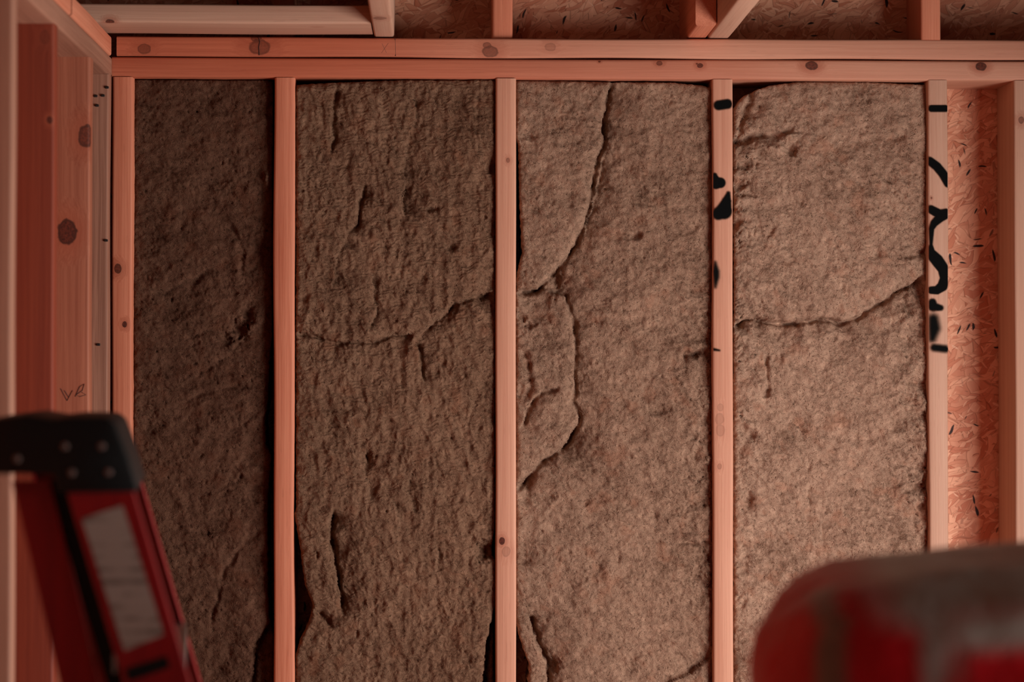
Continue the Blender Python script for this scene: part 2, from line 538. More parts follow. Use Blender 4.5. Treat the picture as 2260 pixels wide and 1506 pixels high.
def paint_mark(stud, x_lim, pts, soft):
    """one sprayed stroke lying on the stud's front face; pts = [(px, py, radius_px)] as measured, soft = edge blur px"""
    s = FPX / FY
    q = []
    for (px, py, rr) in pts:
        w = W(px, py, FY)
        q.append((w[0] * 1000, w[2] * 1000, rr * 1.1 / s * 1000))
    sf = (soft * 1.25 + 0.8) / s * 1000
    x0 = max(x_lim[0] * 1000 + 1.2, min(a[0] - a[2] for a in q) - sf * 2)
    x1 = min(x_lim[1] * 1000 - 1.2, max(a[0] + a[2] for a in q) + sf * 2)
    z0 = min(a[1] - a[2] for a in q) - sf * 2; z1 = max(a[1] + a[2] for a in q) + sf * 2
    nx, nz_ = int((x1 - x0) / 0.8) + 2, int((z1 - z0) / 0.8) + 2
    gx, gz = np.meshgrid(np.linspace(x0, x1, nx), np.linspace(z0, z1, nz_))
    best = np.full(gx.shape, 1e9)
    for i in range(max(1, len(q) - 1)):
        a, b = q[i], q[min(i + 1, len(q) - 1)]
        d, tt = seg_d(gx, gz, a[:2], b[:2])
        best = np.minimum(best, d - (a[2] + (b[2] - a[2]) * tt))
    cov = np.clip(0.5 - best / (2 * sf), 0, 1)
    idx = np.arange(nx * nz_).reshape(nz_, nx)
    keep = (cov[:-1, :-1] + cov[1:, :-1] + cov[:-1, 1:] + cov[1:, 1:]) > 0.25
    f = np.stack([idx[:-1, :-1], idx[:-1, 1:], idx[1:, 1:], idx[1:, :-1]], -1)[keep]
    used = np.unique(f)
    rm = -np.ones(nx * nz_, int); rm[used] = np.arange(len(used))
    v = np.stack([gx.ravel() / 1000, np.full(gx.size, FY - 0.0013), gz.ravel() / 1000], -1)[used]
    me = mesh_from('paint_mark', v, rm[f])
    at_ = me.attributes.new('cover', 'FLOAT', 'POINT')
    at_.data.foreach_set('value', cov.ravel()[used].astype(np.float32))
    o = link('paint_mark', me, PAINT.m)
    localise(o, stud)
    o['label'] = 'black sprayed paint mark'
    return o


s3, s4 = studs[3], studs[4]
paint_mark(s3, SX[3], [(1586, 233, 9), (1606, 230, 9)], 3)
paint_mark(s3, SX[3], [(1577, 388, 5), (1580, 404, 12), (1590, 404, 10)], 2.5)
paint_mark(s3, SX[3], [(1608, 427, 3), (1604, 445, 9), (1598, 466, 16), (1586, 472, 12)], 3.5)
paint_mark(s3, SX[3], [(1579, 580, 1), (1580, 600, 6), (1581, 612, 5), (1579, 634, 1)], 6)
paint_mark(s3, SX[3], [(1576, 772, 2), (1588, 774, 1)], 3)
paint_mark(s4, SX[4], [(2056, 240, 6.5), (2088, 240, 6.5)], 2)
paint_mark(s4, SX[4], [(2052, 356, 8), (2068, 368, 8.5), (2082, 385, 8.5), (2094, 405, 9)], 2)
paint_mark(s4, SX[4], [(2055, 463, 8), (2075, 474, 9), (2092, 471, 9), (2076, 480, 9), (2062, 493, 7), (2056, 505, 5),
                       (2055, 540, 2.5), (2054, 560, 10), (2068, 575, 12), (2082, 594, 11), (2086, 615, 10),
                       (2080, 632, 10), (2068, 641, 8), (2055, 641, 7)], 2)
paint_mark(s4, SX[4], [(2058, 668, 7), (2060, 678, 9), (2076, 680, 5)], 3.5)
paint_mark(s4, SX[4], [(2060, 705, 8), (2062, 725, 10), (2058, 748, 5)], 11)
paint_mark(s4, SX[4], [(2062, 768, 6), (2088, 771, 6)], 6)

PENCIL = simple_mat('pencil_graphite', (0.03, 0.012, 0.010), 0.7)
yf = FY - 0.0002


def pw(pts, Y):
    return [W(a, b, Y) for a, b in pts]


for pts in ([(843, 96), (853, 117)], [(857, 95), (842, 117)], [(872, 84), (873, 124)]):
    o = stroke('pencil_line', pw(pts, yf), 0.0005, PENCIL, tp2)
for pts in ([(134, 858), (148, 885)], [(160, 862), (148, 885)], [(166, 876), (176, 854), (186, 848), (182, 862), (168, 872), (176, 876), (190, 872), (180, 866)],
            [(142, 862), (152, 878)]):
    stroke('pencil_line', pw(pts, 4.2212), 0.0005, PENCIL, stud_c)
stroke('crack', pw([(571, 83), (573, 92), (571, 104), (572, 122)], FY), 0.0007, simple_mat('dark_crack', (0.01, 0.004, 0.003), 0.9), tp2)
STAPLE = simple_mat('rusty_staple', (0.02, 0.012, 0.010), 0.6, 0.3)
for (px, py) in ((211, 212), (227, 211), (214, 233), (234, 531), (217, 761), (236, 193)):
    w = W(px, py, 4.457)
    o = slab('staple', (w[0] - 0.0035, 4.4555, w[2] - 0.0022), (w[0] + 0.0035, 4.459, w[2] + 0.0022), STAPLE, None, 0.0012)
    localise(o, stud_d)

# ------------------------------------------------------------------ mineral wool batts
def _hash(ix, iy, seed):
    h = (ix.astype(np.int64) * 374761393 + iy.astype(np.int64) * 668265263 + seed * 1442695041) & 0xFFFFFFFF
    h = ((h ^ (h >> 13)) * 1274126177) & 0xFFFFFFFF
    return ((h ^ (h >> 16)) & 0xFFFF).astype(np.float64) / 65535.0


def gnoise(x, y, seed):
    ix, iy = np.floor(x), np.floor(y)
    fx, fy = x - ix, y - iy
    u, v = fx ** 3 * (fx * (fx * 6 - 15) + 10), fy ** 3 * (fy * (fy * 6 - 15) + 10)
    r = 0
    out = []
    for dx, dy in ((0, 0), (1, 0), (0, 1), (1, 1)):
        a = _hash(ix + dx, iy + dy, seed) * 2 * np.pi
        out.append(np.cos(a) * (fx - dx) + np.sin(a) * (fy - dy))
    a = out[0] + u * (out[1] - out[0]); b = out[2] + u * (out[3] - out[2])
    return (a + v * (b - a)) * 1.4


def fbm(x, y, seed, octv=4, gain=0.5):
    s, a, tot = 0, 1.0, 0
    for i in range(octv):
        s = s + a * gnoise(x * 2 ** i + i * 17.3, y * 2 ** i - i * 9.1, seed + i)
        tot += a; a *= gain
    return s / tot


def ridged(x, y, seed, octv=3):
    s, a = 0, 1.0
    for i in range(octv):
        s = s + a * (1 - np.abs(gnoise(x * 2 ** i + i * 5.3, y * 2 ** i + i * 3.1, seed + i)) * 2)
        a *= 0.5
    return s / 1.75


def poly_sd(X_, Y_, pts):
    """distance, side (+1 = left of travel with y down) and arc fade of the nearest point of a polyline"""
    best = np.full(X_.shape, 1e9); side = np.zeros(X_.shape); arc = np.zeros(X_.shape)
    tot = 0
    lens = [math.hypot(pts[i + 1][0] - pts[i][0], pts[i + 1][1] - pts[i][1]) for i in range(len(pts) - 1)]
    T = sum(lens)
    for i in range(len(pts) - 1):
        a, b = pts[i], pts[i + 1]
        d, tt = seg_d(X_, Y_, a, b)
        m = d < best
        cr = (b[0] - a[0]) * (Y_ - a[1]) - (b[1] - a[1]) * (X_ - a[0])
        best = np.where(m, d, best); side = np.where(m, np.sign(cr), side)
        arc = np.where(m, tot + tt * lens[i], arc)
        tot += lens[i]
    return best, side, arc, T


def pl(y, pts):
    ys = [p[1] for p in pts]; xs = [p[0] for p in pts]
    return np.interp(y, ys, xs)


def wool_mat(name, seed, base=(0.360, 0.212, 0.146), weave=0.0):
    t = NT(name)
    co = t.vmath('ADD', t.coord(), (seed * 3.3, 0, seed * 1.9))
    wv = t.noise(co, 45.0, 1.0, out=1)
    p = t.vmath('ADD', co, t.vmath('MULTIPLY', t.vmath('SUBTRACT', wv, (0.5, 0.5, 0.5)), (0.03, 0.03, 0.03)))
    f1 = t.noise(t.mapping(t.mapping(p, rot=(0, 0.7, 0)), scale=(1, 1, 0.16)), 900.0, 1.0, 0.6)
    f2 = t.noise(t.mapping(t.mapping(p, rot=(0, -0.8, 0)), scale=(1, 1, 0.16)), 780.0, 1.0, 0.6)
    fib = t.math('MAXIMUM', f1, f2)
    clump = t.noise(p, 75.0, 3.0, 0.65)
    spk = t.step(t.noise(co, 210.0, 2.0, 0.6), 0.60, 0.74)
    broad = t.noise(co, 11.0, 2.0)
    g = t.math('ADD', t.math('MULTIPLY', fib, 0.75), t.math('MULTIPLY', clump, 0.85))
    g = t.math('ADD', g, t.math('MULTIPLY', broad, 0.45))
    lo = tuple(c * k for c, k in zip(base, (0.42, 0.36, 0.33)))
    hi = tuple(min(1, c * k) for c, k in zip(base, (1.42, 1.46, 1.46)))
    col = t.ramp(g, [(0.80, lo), (1.08, base), (1.34, hi)])
    t.t.nodes.remove(col.node)
    mr = t.math('MULTIPLY', t.math('SUBTRACT', g, 0.78), 1.75, clamp=True)
    col = t.ramp(mr, [(0.0, lo), (0.5, base), (1.0, hi)])
    col = t.mix(t.math('MULTIPLY', spk, 0.38), col, tuple(c * 0.30 for c in base))
    rust = t.step(t.noise(co, 26.0, 2.0), 0.56, 0.72)
    col = t.mix(t.math('MULTIPLY', rust, 0.40), col, (base[0] * 0.98, base[1] * 0.70, base[2] * 0.60))
    t.l(col, t.b.inputs['Base Color'])
    t.b.inputs['Roughness'].default_value = 0.95
    t.b.inputs['Specular IOR Level'].default_value = 0.05
    h = t.math('ADD', t.math('MULTIPLY', fib, 1.0), t.math('MULTIPLY', clump, 1.0))
    h = t.math('SUBTRACT', h, t.math('MULTIPLY', spk, 0.8))
    if weave:
        sx = t.n('ShaderNodeSeparateXYZ'); t.l(p, sx.inputs[0])
        wz = t.math('SINE', t.math('MULTIPLY', sx.outputs[2], 2 * math.pi / 0.0085))
        h = t.math('ADD', h, t.math('MULTIPLY', wz, weave))
    t.l(t.bump(h, 0.8, 0.0024), t.b.inputs['Normal'])
    return t.m


def batt(label, seed, xl, xr_, top, recess, feats, mat, rough=lambda x, y: 1.0, fold=(60, 60), fold_amp=3.0, lump=2.2,
         zbot=1.162, nf=700):
    """a mineral wool batt pressed between two studs: relief in millimetres over its front face"""
    zt = ZP0 - 0.002
    step = 0.0021
    Ym = FY + recess
    nz_ = int((zt - zbot) / step)
    wid = abs(W(xr_[0][0], 750, Ym)[0] - W(xl[0][0], 750, Ym)[0])
    nx = int(wid / step)
    # measured outline -> metres on the batt's own plane
    vv = np.linspace(0, 1, nz_ + 1)[:, None]; uu = np.linspace(0, 1, nx + 1)[None, :]
    pyy = 160 + vv * (1600 - 160) + 0 * uu
    L = pl(pyy, xl); R_ = pl(pyy, xr_)
    jl = fbm(pyy / 14, pyy * 0 + seed, seed + 50, 3) * 3.0; jr = fbm(pyy / 14, pyy * 0 + seed, seed + 60, 3) * 3.0
    px = (L + jl) + ((R_ + jr) - (L + jl)) * uu
    tp_ = np.interp(px[0], [p[0] for p in top], [p[1] for p in top]) + fbm(px[0] / 9, px[0] * 0, seed + 70, 3) * 2.0
    # world x, z of the grid
    d = (fw[None, None, :] + rt[None, None, :] * ((px - IW / 2) / FPX)[..., None])
    zt_px = np.array([W(px[0, j], tp_[j], Ym)[2] for j in range(nx + 1)])
    z = np.minimum(zt_px, zt)[None, :] * (1 - vv) + zbot * vv
    # iterate x from measured px at that height
    py = IH / 2 - FPX * (z - 1.8) / Ym + FPX * math.tan(PITCH)
    L = pl(py, xl); R_ = pl(py, xr_)
    px = (L + jl) + ((R_ + jr) - (L + jl)) * uu
    dd = d * 0 + fw + rt * ((px - IW / 2) / FPX)[..., None] + up * ((IH / 2 - py) / FPX)[..., None]
    x = dd[..., 0] / dd[..., 1] * Ym
    px, py = P(x, np.full_like(x, Ym), z)
    # relief, mm towards the room
    wx = px + 6 * fbm(px / 22, py / 22, seed + 1, 3) + 5 * fbm(px / 70, py / 70, seed + 2, 2)
    wy = py + 6 * fbm(px / 22, py / 22, seed + 3, 3) + 5 * fbm(px / 70, py / 70, seed + 4, 2)
    rg = rough(px, py)
    h = 5.0 * fbm(px / 170, py / 170, seed + 5, 2)
    h += fold_amp * ridged(wx / fold[0], wy / fold[1], seed + 6, 3)
    h += rg * lump * (0.75 * fbm(wx / 16, wy / 16, seed + 8, 4, 0.6) + 2.1 * fbm(wx / 44, wy / 36, seed + 9, 3, 0.6))
    # torn layers: thin terraces with crisp lips
    tn = fbm(wx / 75, wy / 55, seed + 10, 4, 0.6) * 7.0 + 0.25 * fbm(px / 7, py / 7, seed + 11, 2)
    tf = tn - np.floor(tn)
    ter = np.floor(tn) + np.clip((tf - 0.82) / 0.18, 0, 1)
    lay = np.clip(fbm(px / 120, py / 120, seed + 14, 2) * 2.0 + 0.45, 0, 1)
    h += rg * 3.0 * lay * (ter - 0.8 * tn)
    cav = np.clip(ridged(wx / 13, wy / 13, seed + 12, 2) - 0.62, 0, 1)
    patch = np.clip(fbm(px / 60, py / 60, seed + 13, 2) * 2.2 + 0.35, 0, 1)
    h -= rg * 5.0 * cav * patch
    pit0 = np.clip(fbm(wx / 11, wy / 11, seed + 15, 2) - 0.38, 0, 1)
    h -= rg * 14 * pit0
    for ft in feats:
        if ft[0] == 'step':                      # ('step', pts, height mm, length px) proud on the + side
            _, pts, ht, ln = ft
            dist, side, arc, T = poly_sd(wx, wy, pts)
            fade = np.clip(np.minimum(arc, T - arc) / 18.0, 0, 1)
            far = np.where(side > 0, 0.38 * np.exp(-dist / ln) - 0.42 * np.exp(-dist / 11.0), -0.85 * np.exp(-dist / (ln * 0.65)))
            h += 2.3 * ht * far * fade * (0.8 + 0.5 * gnoise(arc / 40, arc * 0, seed + 20))
            if ht >= 8:                          # the lip overhangs a thin open crack
                h -= 0.75 * ht * np.exp(-((dist * side + 4.5) / 4.0) ** 2) * fade * (0.8 + 0.7 * gnoise(arc / 30, arc * 0, seed + 22))
        elif ft[0] == 'crease':                  # ('crease', pts, depth mm, width px)
            _, pts, dp, wdt = ft
            dist, side, arc, T = poly_sd(wx, wy, pts)
            fade = np.clip(np.minimum(arc, T - arc) / 15.0, 0.0, 1)
            h -= dp * np.exp(-(dist / wdt) ** 2) * fade * (0.75 + 0.6 * gnoise(arc / 25, arc * 0, seed + 21))
        elif ft[0] == 'pit':                     # ('pit', x, y, rx, ry, depth)
            _, cx, cy, rx, ry, dp = ft
            q = ((wx - cx) / rx) ** 2 + ((wy - cy) / ry) ** 2
            q = q * (1 + 1.1 * fbm(wx / 7, wy / 7, seed + 31, 3)) + 0.25 * np.abs(fbm(wx / 4, wy / 4, seed + 32, 2))
            h -= 0.8 * dp * np.exp(-np.clip(q, 0, None))
        elif ft[0] == 'tuft':
            _, cx, cy, rx, ry, ht = ft
            q = ((wx - cx) / rx) ** 2 + ((wy - cy) / ry) ** 2
            h += ht * np.exp(-q) * (1 + 0.5 * fbm(wx / 8, wy / 8, seed + 30, 2))
    # the compressed edges roll back
    e = np.minimum(px - (L + jl), (R_ + jr) - px)
    h -= 6 * np.exp(-np.clip(e, 0, None) / 3.5)
    h -= 6 * np.exp(-np.clip(py - (tp_[None, :]), 0, None) / 5.0)
    h = np.clip(h, -75, recess * 1000 + 7)
    y = Ym - h / 1000
    ny, nxx = x.shape
    # skirts run back towards the sheathing
    verts = np.stack([x, y, z], -1)
    back = BY - 0.004
    rows = [verts]
    V = verts.reshape(-1, 3)
    idx = np.arange(ny * nxx).reshape(ny, nxx)
    F1 = np.stack([idx[:-1, :-1], idx[1:, :-1], idx[1:, 1:], idx[:-1, 1:]], -1).reshape(-1, 4)
    ring = np.concatenate([idx[0, :], idx[1:, -1], idx[-1, -2::-1], idx[-2:0:-1, 0]])
    rv = V[ring].copy(); mid = rv.copy()
    mid[:, 1] = rv[:, 1] * 0.5 + back * 0.5
    mid[:, 0] += 0.002 * np.sin(np.arange(len(ring)) * 0.7)
    rv[:, 1] = back
    n0 = len(V); k = len(ring)
    V = np.concatenate([V, mid, rv])
    ii = np.arange(k); jj = (ii + 1) % k
    F2 = np.stack([ring[ii], ring[jj], n0 + jj, n0 + ii], -1)
    F3 = np.stack([n0 + ii, n0 + jj, n0 + k + jj, n0 + k + ii], -1)
    Fq = np.concatenate([F1, F2, F3])
    me = bpy.data.meshes.new('insulation_batt')
    me.vertices.add(len(V)); me.vertices.foreach_set('co', V.astype(np.float32).ravel())
    me.loops.add(Fq.size); me.loops.foreach_set('vertex_index', Fq.astype(np.int32).ravel())
    me.polygons.add(len(Fq))
    me.polygons.foreach_set('loop_start', np.arange(0, Fq.size, 4, dtype=np.int32))
    me.polygons.foreach_set('loop_total', np.full(len(Fq), 4, dtype=np.int32))
    me.update(calc_edges=True)
    me.polygons.foreach_set('use_smooth', np.ones(len(Fq), bool))
    o = link('insulation_batt', me, mat)
    tag(o, label, 'insulation', 'mineral wool batts between the studs')
    # loose curled fibres standing off the face
    rng = np.random.default_rng(seed)
    FV, FF = [], []
    for _ in range(nf):
        i = int(rng.integers(4, ny - 4)); j = int(rng.integers(3, nxx - 3))
        if rng.random() < 0.35:
            j = int(nxx - 3 - abs(rng.normal(0, 14)))
            j = min(max(j, 2), nxx - 3)
        p = np.array([x[i, j], y[i, j] - 0.0002, z[i, j]])
        ang = rng.uniform(0, 6.28); ln = rng.uniform(0.004, 0.013); cur = rng.uniform(-1.6, 1.6)
        wd_ = rng.uniform(0.00025, 0.0005); lift = rng.uniform(0.0006, 0.003)
        base_i = len(FV)
        for s_ in range(6):
            tt = s_ / 5
            a2 = ang + cur * tt
            q = p + np.array([math.cos(a2) * 1, 0, math.sin(a2)]) * 0
            if s_:
                p = p + np.array([math.cos(a2), 0, math.sin(a2)]) * ln / 5
            q = p + np.array([0, -lift * math.sin(math.pi * min(1, tt * 1.1)), 0])
            nrm = np.array([-math.sin(a2), 0, math.cos(a2)]) * wd_ * (1 - 0.6 * tt)
            FV.append(q + nrm); FV.append(q - nrm); FV.append(q + np.array([0, -wd_ * 1.2, 0]))
        for s_ in range(5):
            a = base_i + s_ * 3
            FF += [(a, a + 3, a + 5, a + 2), (a + 2, a + 5, a + 4, a + 1)]
    fo = link('loose_fibres', mesh_from('loose_fibres', FV, FF), mat, o)
    fo['kind'] = 'stuff'
    return o


S, K_, PIT, TUF = 'step', 'crease', 'pit', 'tuft'
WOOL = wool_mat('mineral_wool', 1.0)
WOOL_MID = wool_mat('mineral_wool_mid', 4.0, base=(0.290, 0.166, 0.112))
WOOL_DARK = wool_mat('mineral_wool_shaded_brown', 2.0, base=(0.110, 0.050, 0.031))  # browner wool, with part of the bay's shade put into its colour
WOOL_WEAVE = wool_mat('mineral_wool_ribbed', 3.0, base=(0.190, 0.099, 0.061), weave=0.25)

batt('dark brown mineral wool batt, partly shade in its colour, in the narrow bay by the corner', 11,
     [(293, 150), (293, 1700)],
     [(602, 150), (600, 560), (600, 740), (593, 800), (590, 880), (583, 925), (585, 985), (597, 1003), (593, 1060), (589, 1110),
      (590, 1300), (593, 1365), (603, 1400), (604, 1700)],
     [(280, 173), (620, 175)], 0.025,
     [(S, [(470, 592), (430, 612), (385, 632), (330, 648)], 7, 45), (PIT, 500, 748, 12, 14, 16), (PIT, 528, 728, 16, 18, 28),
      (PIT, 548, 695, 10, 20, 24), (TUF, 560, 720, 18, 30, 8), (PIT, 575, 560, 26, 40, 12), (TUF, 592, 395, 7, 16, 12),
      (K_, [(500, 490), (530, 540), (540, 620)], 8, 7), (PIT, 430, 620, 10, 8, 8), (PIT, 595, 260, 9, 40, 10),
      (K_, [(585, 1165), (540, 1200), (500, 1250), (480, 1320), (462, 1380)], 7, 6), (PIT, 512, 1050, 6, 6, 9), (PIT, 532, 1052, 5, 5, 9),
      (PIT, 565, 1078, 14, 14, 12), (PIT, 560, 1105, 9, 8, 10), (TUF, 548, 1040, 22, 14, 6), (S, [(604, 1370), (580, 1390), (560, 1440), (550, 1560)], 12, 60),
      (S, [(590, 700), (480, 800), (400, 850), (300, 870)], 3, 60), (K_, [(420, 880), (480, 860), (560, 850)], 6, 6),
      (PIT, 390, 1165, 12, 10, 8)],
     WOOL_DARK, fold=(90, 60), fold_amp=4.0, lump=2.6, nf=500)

batt('mineral wool batt with vertical wrinkles and faint horizontal ribbing', 23,
     [(653, 150), (653, 1120), (650, 1140), (661, 1200), (673, 1290), (691, 1335), (682, 1370), (662, 1410), (653, 1440), (653, 1700)],
     [(1094, 150), (1092, 1170), (1086, 1195), (1086, 1225), (1093, 1240), (1093, 1330), (1088, 1400), (1088, 1700)],
     [(640, 188), (740, 182), (900, 176), (1100, 174)], 0.011,
     [(S, [(738, 182), (733, 255), (738, 300), (728, 345)], 9, 40), (K_, [(700, 210), (714, 250), (716, 330)], 4, 5),
      (S, [(912, 205), (916, 255), (905, 300), (896, 350), (890, 420), (888, 480)], 7, 40),
      (S, [(806, 405), (792, 440), (786, 490), (762, 515)], 9, 35), (S, [(765, 515), (742, 570), (735, 640)], 5, 35),
      (S, [(1093, 640), (1050, 655), (1005, 668), (960, 706), (918, 752)], 9, 40),
      (S, [(915, 740), (870, 735), (820, 752), (740, 753), (690, 738), (652, 730)], 8, 45),
      (S, [(818, 600), (824, 655), (831, 690), (812, 732)], 7, 30), (S, [(915, 745), (926, 800), (936, 850)], 8, 35),
      (PIT, 953, 462, 12, 7, 16), (TUF, 946, 450, 10, 12, 5), (PIT, 993, 545, 10, 9, 14), (PIT, 1040, 990, 8, 12, 10),
      (PIT, 977, 805, 8, 8, 9), (S, [(880, 400), (888, 450), (895, 475)], 6, 25),
      (S, [(812, 985), (806, 1040), (820, 1110)], 7, 35), (PIT, 808, 1010, 8, 12, 8),
      (S, [(735, 1120), (727, 1200), (742, 1270), (754, 1360)], 16, 38), (K_, [(700, 1170), (728, 1195), (745, 1230)], 9, 6),
      (S, [(690, 1345), (710, 1365), (735, 1395)], 10, 25), (PIT, 1072, 1216, 17, 16, 40), (PIT, 1058, 400, 8, 10, 7),
      (PIT, 1088, 370, 14, 14, 18), (TUF, 1045, 252, 16, 12, 5), (PIT, 1055, 258, 8, 6, 8),
      (S, [(1093, 1340), (1080, 1390), (1070, 1450), (1062, 1530)], 22, 40), (PIT, 1035, 1455, 14, 10, 14),
      (S, [(965, 1205), (968, 1235), (958, 1270)], 6, 25), (K_, [(655, 900), (720, 905), (790, 905)], 4, 5),
      (K_, [(652, 1060), (680, 1075), (710, 1070)], 6, 5), (S, [(860, 1100), (880, 1140), (880, 1180)], 5, 25),
      (S, [(1000, 660), (990, 690), (955, 720)], 6, 20), (S, [(912, 1030), (900, 1080), (916, 1140)], 4, 25)],
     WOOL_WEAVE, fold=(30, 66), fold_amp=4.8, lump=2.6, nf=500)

batt('mineral wool batt with a torn layer peeling along its left side', 37,
     [(1139, 150), (1139, 300), (1144, 320), (1147, 450), (1152, 560), (1141, 600), (1139, 650), (1139, 1370), (1144, 1400), (1156, 1435), (1169, 1470), (1166, 1506), (1160, 1700)],
     [(1572, 150), (1573, 800), (1574, 1240), (1574, 1700)],
     [(1130, 177), (1345, 181), (1480, 182), (1550, 188), (1580, 197)], 0.017,
     [(S, [(1347, 178), (1338, 230), (1331, 265), (1329, 310), (1318, 345), (1306, 420), (1288, 490), (1268, 535), (1242, 582), (1212, 606), (1188, 636), (1139, 645)], 17, 95),
      (S, [(1334, 340), (1322, 410), (1300, 480), (1290, 520)], 7, 25), (PIT, 1332, 262, 10, 16, 18), (PIT, 1226, 622, 14, 22, 30),
      (K_, [(1145, 652), (1190, 640), (1225, 630)], 14, 7), 
      (S, [(1212, 644), (1246, 656), (1262, 700), (1269, 760), (1266, 860), (1262, 890), (1278, 920), (1270, 945), (1256, 972), (1232, 1002)], 13, 80),
      (S, [(1266, 940), (1258, 968), (1236, 990), (1190, 1020), (1165, 1055), (1142, 1085)], 14, 60),
      (K_, [(1160, 770), (1168, 830), (1172, 860), (1160, 890)], 14, 7), (PIT, 1150, 700, 12, 10, 22), (PIT, 1160, 718, 12, 7, 16),
      (S, [(1235, 850), (1190, 865), (1165, 900), (1150, 950)], 8, 20), (PIT, 1150, 870, 14, 18, 16),
      (PIT, 1404, 520, 12, 9, 13), (PIT, 1170, 300, 16, 8, 9), (K_, [(1140, 1090), (1175, 1050), (1160, 1120)], 8, 8),
      (K_, [(1498, 790), (1530, 782), (1568, 772)], 16, 7), (PIT, 1525, 783, 18, 6, 14), (TUF, 1510, 760, 30, 14, 7),
      (PIT, 1455, 905, 20, 10, 10), (K_, [(1520, 975), (1540, 960)], 12, 7), (PIT, 1535, 1010, 8, 8, 12), (PIT, 1565, 695, 18, 5, 12),
      (PIT, 1525, 1200, 16, 5, 16), (PIT, 1530, 1278, 14, 6, 12), (PIT, 1445, 1138, 7, 12, 6), (PIT, 1222, 1165, 14, 8, 8),
      (PIT, 1290, 1108, 8, 7, 9), (PIT, 1210, 1096, 14, 7, 9), (PIT, 1322, 1255, 5, 6, 8), (PIT, 1366, 1234, 6, 8, 9),
      (S, [(1160, 1355), (1172, 1385), (1192, 1425), (1205, 1465), (1208, 1540)], 16, 30), (PIT, 1218, 1472, 14, 22, 24),
      (K_, [(1465, 1508), (1500, 1490), (1535, 1472), (1572, 1445)], 9, 6), (S, [(1440, 1530), (1520, 1490), (1580, 1440)], 6, 50),
      (K_, [(1255, 1070), (1350, 1075), (1420, 1080)], 3, 6), (PIT, 1155, 1240, 14, 5, 12), (K_, [(1150, 1060), (1170, 1150), (1160, 1260)], 7, 14)],
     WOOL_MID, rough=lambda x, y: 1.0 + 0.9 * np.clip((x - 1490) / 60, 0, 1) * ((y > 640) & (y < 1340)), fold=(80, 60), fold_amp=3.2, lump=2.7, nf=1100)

batt('pale mineral wool batt split by a long horizontal crease', 53,
     [(1620, 150), (1620, 1700)],
     [(2045, 150), (2048, 600), (2050, 900), (2049, 1700)],
     [(1610, 240), (1622, 236), (1640, 213), (1670, 198), (1702, 188), (1760, 181), (1900, 180), (2060, 188)], 0.016,
     [(S, [(2040, 612), (1988, 634), (1952, 660), (1902, 695), (1860, 713), (1812, 700), (1742, 713), (1700, 708), (1668, 698), (1640, 706), (1618, 728)], 19, 80),
      (K_, [(1618, 312), (1640, 308), (1680, 298), (1735, 297)], 20, 9), (PIT, 1626, 310, 12, 10, 34), (TUF, 1742, 302, 14, 12, 14), (TUF, 1705, 328, 26, 12, 10),
      (PIT, 1750, 326, 12, 14, 24), (PIT, 1741, 288, 10, 7, 18), (PIT, 1640, 362, 22, 12, 20), (TUF, 1660, 338, 22, 10, 6), (PIT, 1632, 405, 18, 14, 20),
      (PIT, 1676, 342, 14, 8, 12), (TUF, 1640, 472, 14, 10, 9), (PIT, 1625, 495, 10, 16, 16), (K_, [(1690, 540), (1700, 510), (1712, 490)], 8, 6),
      (S, [(2000, 300), (1930, 306), (1862, 316), (1826, 336)], 7.5, 45), (S, [(1660, 192), (1645, 240), (1622, 300)], 9, 25),
      (PIT, 1655, 430, 30, 6, 8), (K_, [(1690, 765), (1692, 830), (1698, 880)], 10, 5), (PIT, 1690, 870, 10, 14, 12),
      (S, [(1750, 930), (1765, 950), (1775, 980)], 5, 20), (K_, [(1783, 1005), (1787, 1040)], 10, 5),
      (S, [(1792, 1070), (1784, 1100), (1788, 1130)], 6, 30), (S, [(1815, 1140), (1812, 1210)], 6, 30),
      (PIT, 1985, 942, 18, 14, 16), (PIT, 2030, 1030, 16, 8, 14), (PIT, 2025, 1078, 20, 12, 22), (PIT, 2044, 1060, 8, 16, 20), (PIT, 2035, 1118, 12, 8, 12),
      (PIT, 1970, 1145, 14, 7, 8), (TUF, 2020, 900, 30, 10, 7), (PIT, 2020, 845, 20, 5, 12), (PIT, 1652, 960, 14, 12, 16), (TUF, 1655, 938, 16, 10, 8),
      (PIT, 1650, 1105, 10, 16, 16), (K_, [(1632, 1345), (1645, 1330), (1655, 1318)], 10, 6), (PIT, 2010, 566, 26, 6, 12), (PIT, 1935, 560, 8, 14, 9),
      (K_, [(1650, 1195), (1648, 1240), (1642, 1300)], 5, 10), (PIT, 2035, 555, 14, 6, 18)],
     WOOL, rough=lambda x, y: 1.0 + 1.3 * np.clip((x - 1950) / 70, 0, 1) * (y > 640) + 0.8 * np.clip((1690 - x) / 50, 0, 1), fold=(90, 55), fold_amp=3.2, lump=2.7, nf=1300)

# ------------------------------------------------------------------ folded step ladder leaning on the left wall
LY = 2.90
LSC = FPX / LY
lad = bpy.data.objects.new('step_ladder', None); C.objects.link(lad)
lx0 = W(200, 1000, LY)[0]
LW = Vector((-0.098, 0.995, 0)).normalized()
LS = Vector((LW.y, -LW.x, 0))
lad.matrix_world = Matrix(((LS.x, LW.x, 0, lx0), (LS.y, LW.y, 0, LY), (0, 0, 1, 0), (0, 0, 0, 1)))
tag(lad, 'folded red fibreglass step ladder with black top cap leaning on the left wall', 'ladder')


def lp_(px, py):
    w = W(px, py, LY)
    return (w[0] - lx0, w[2])


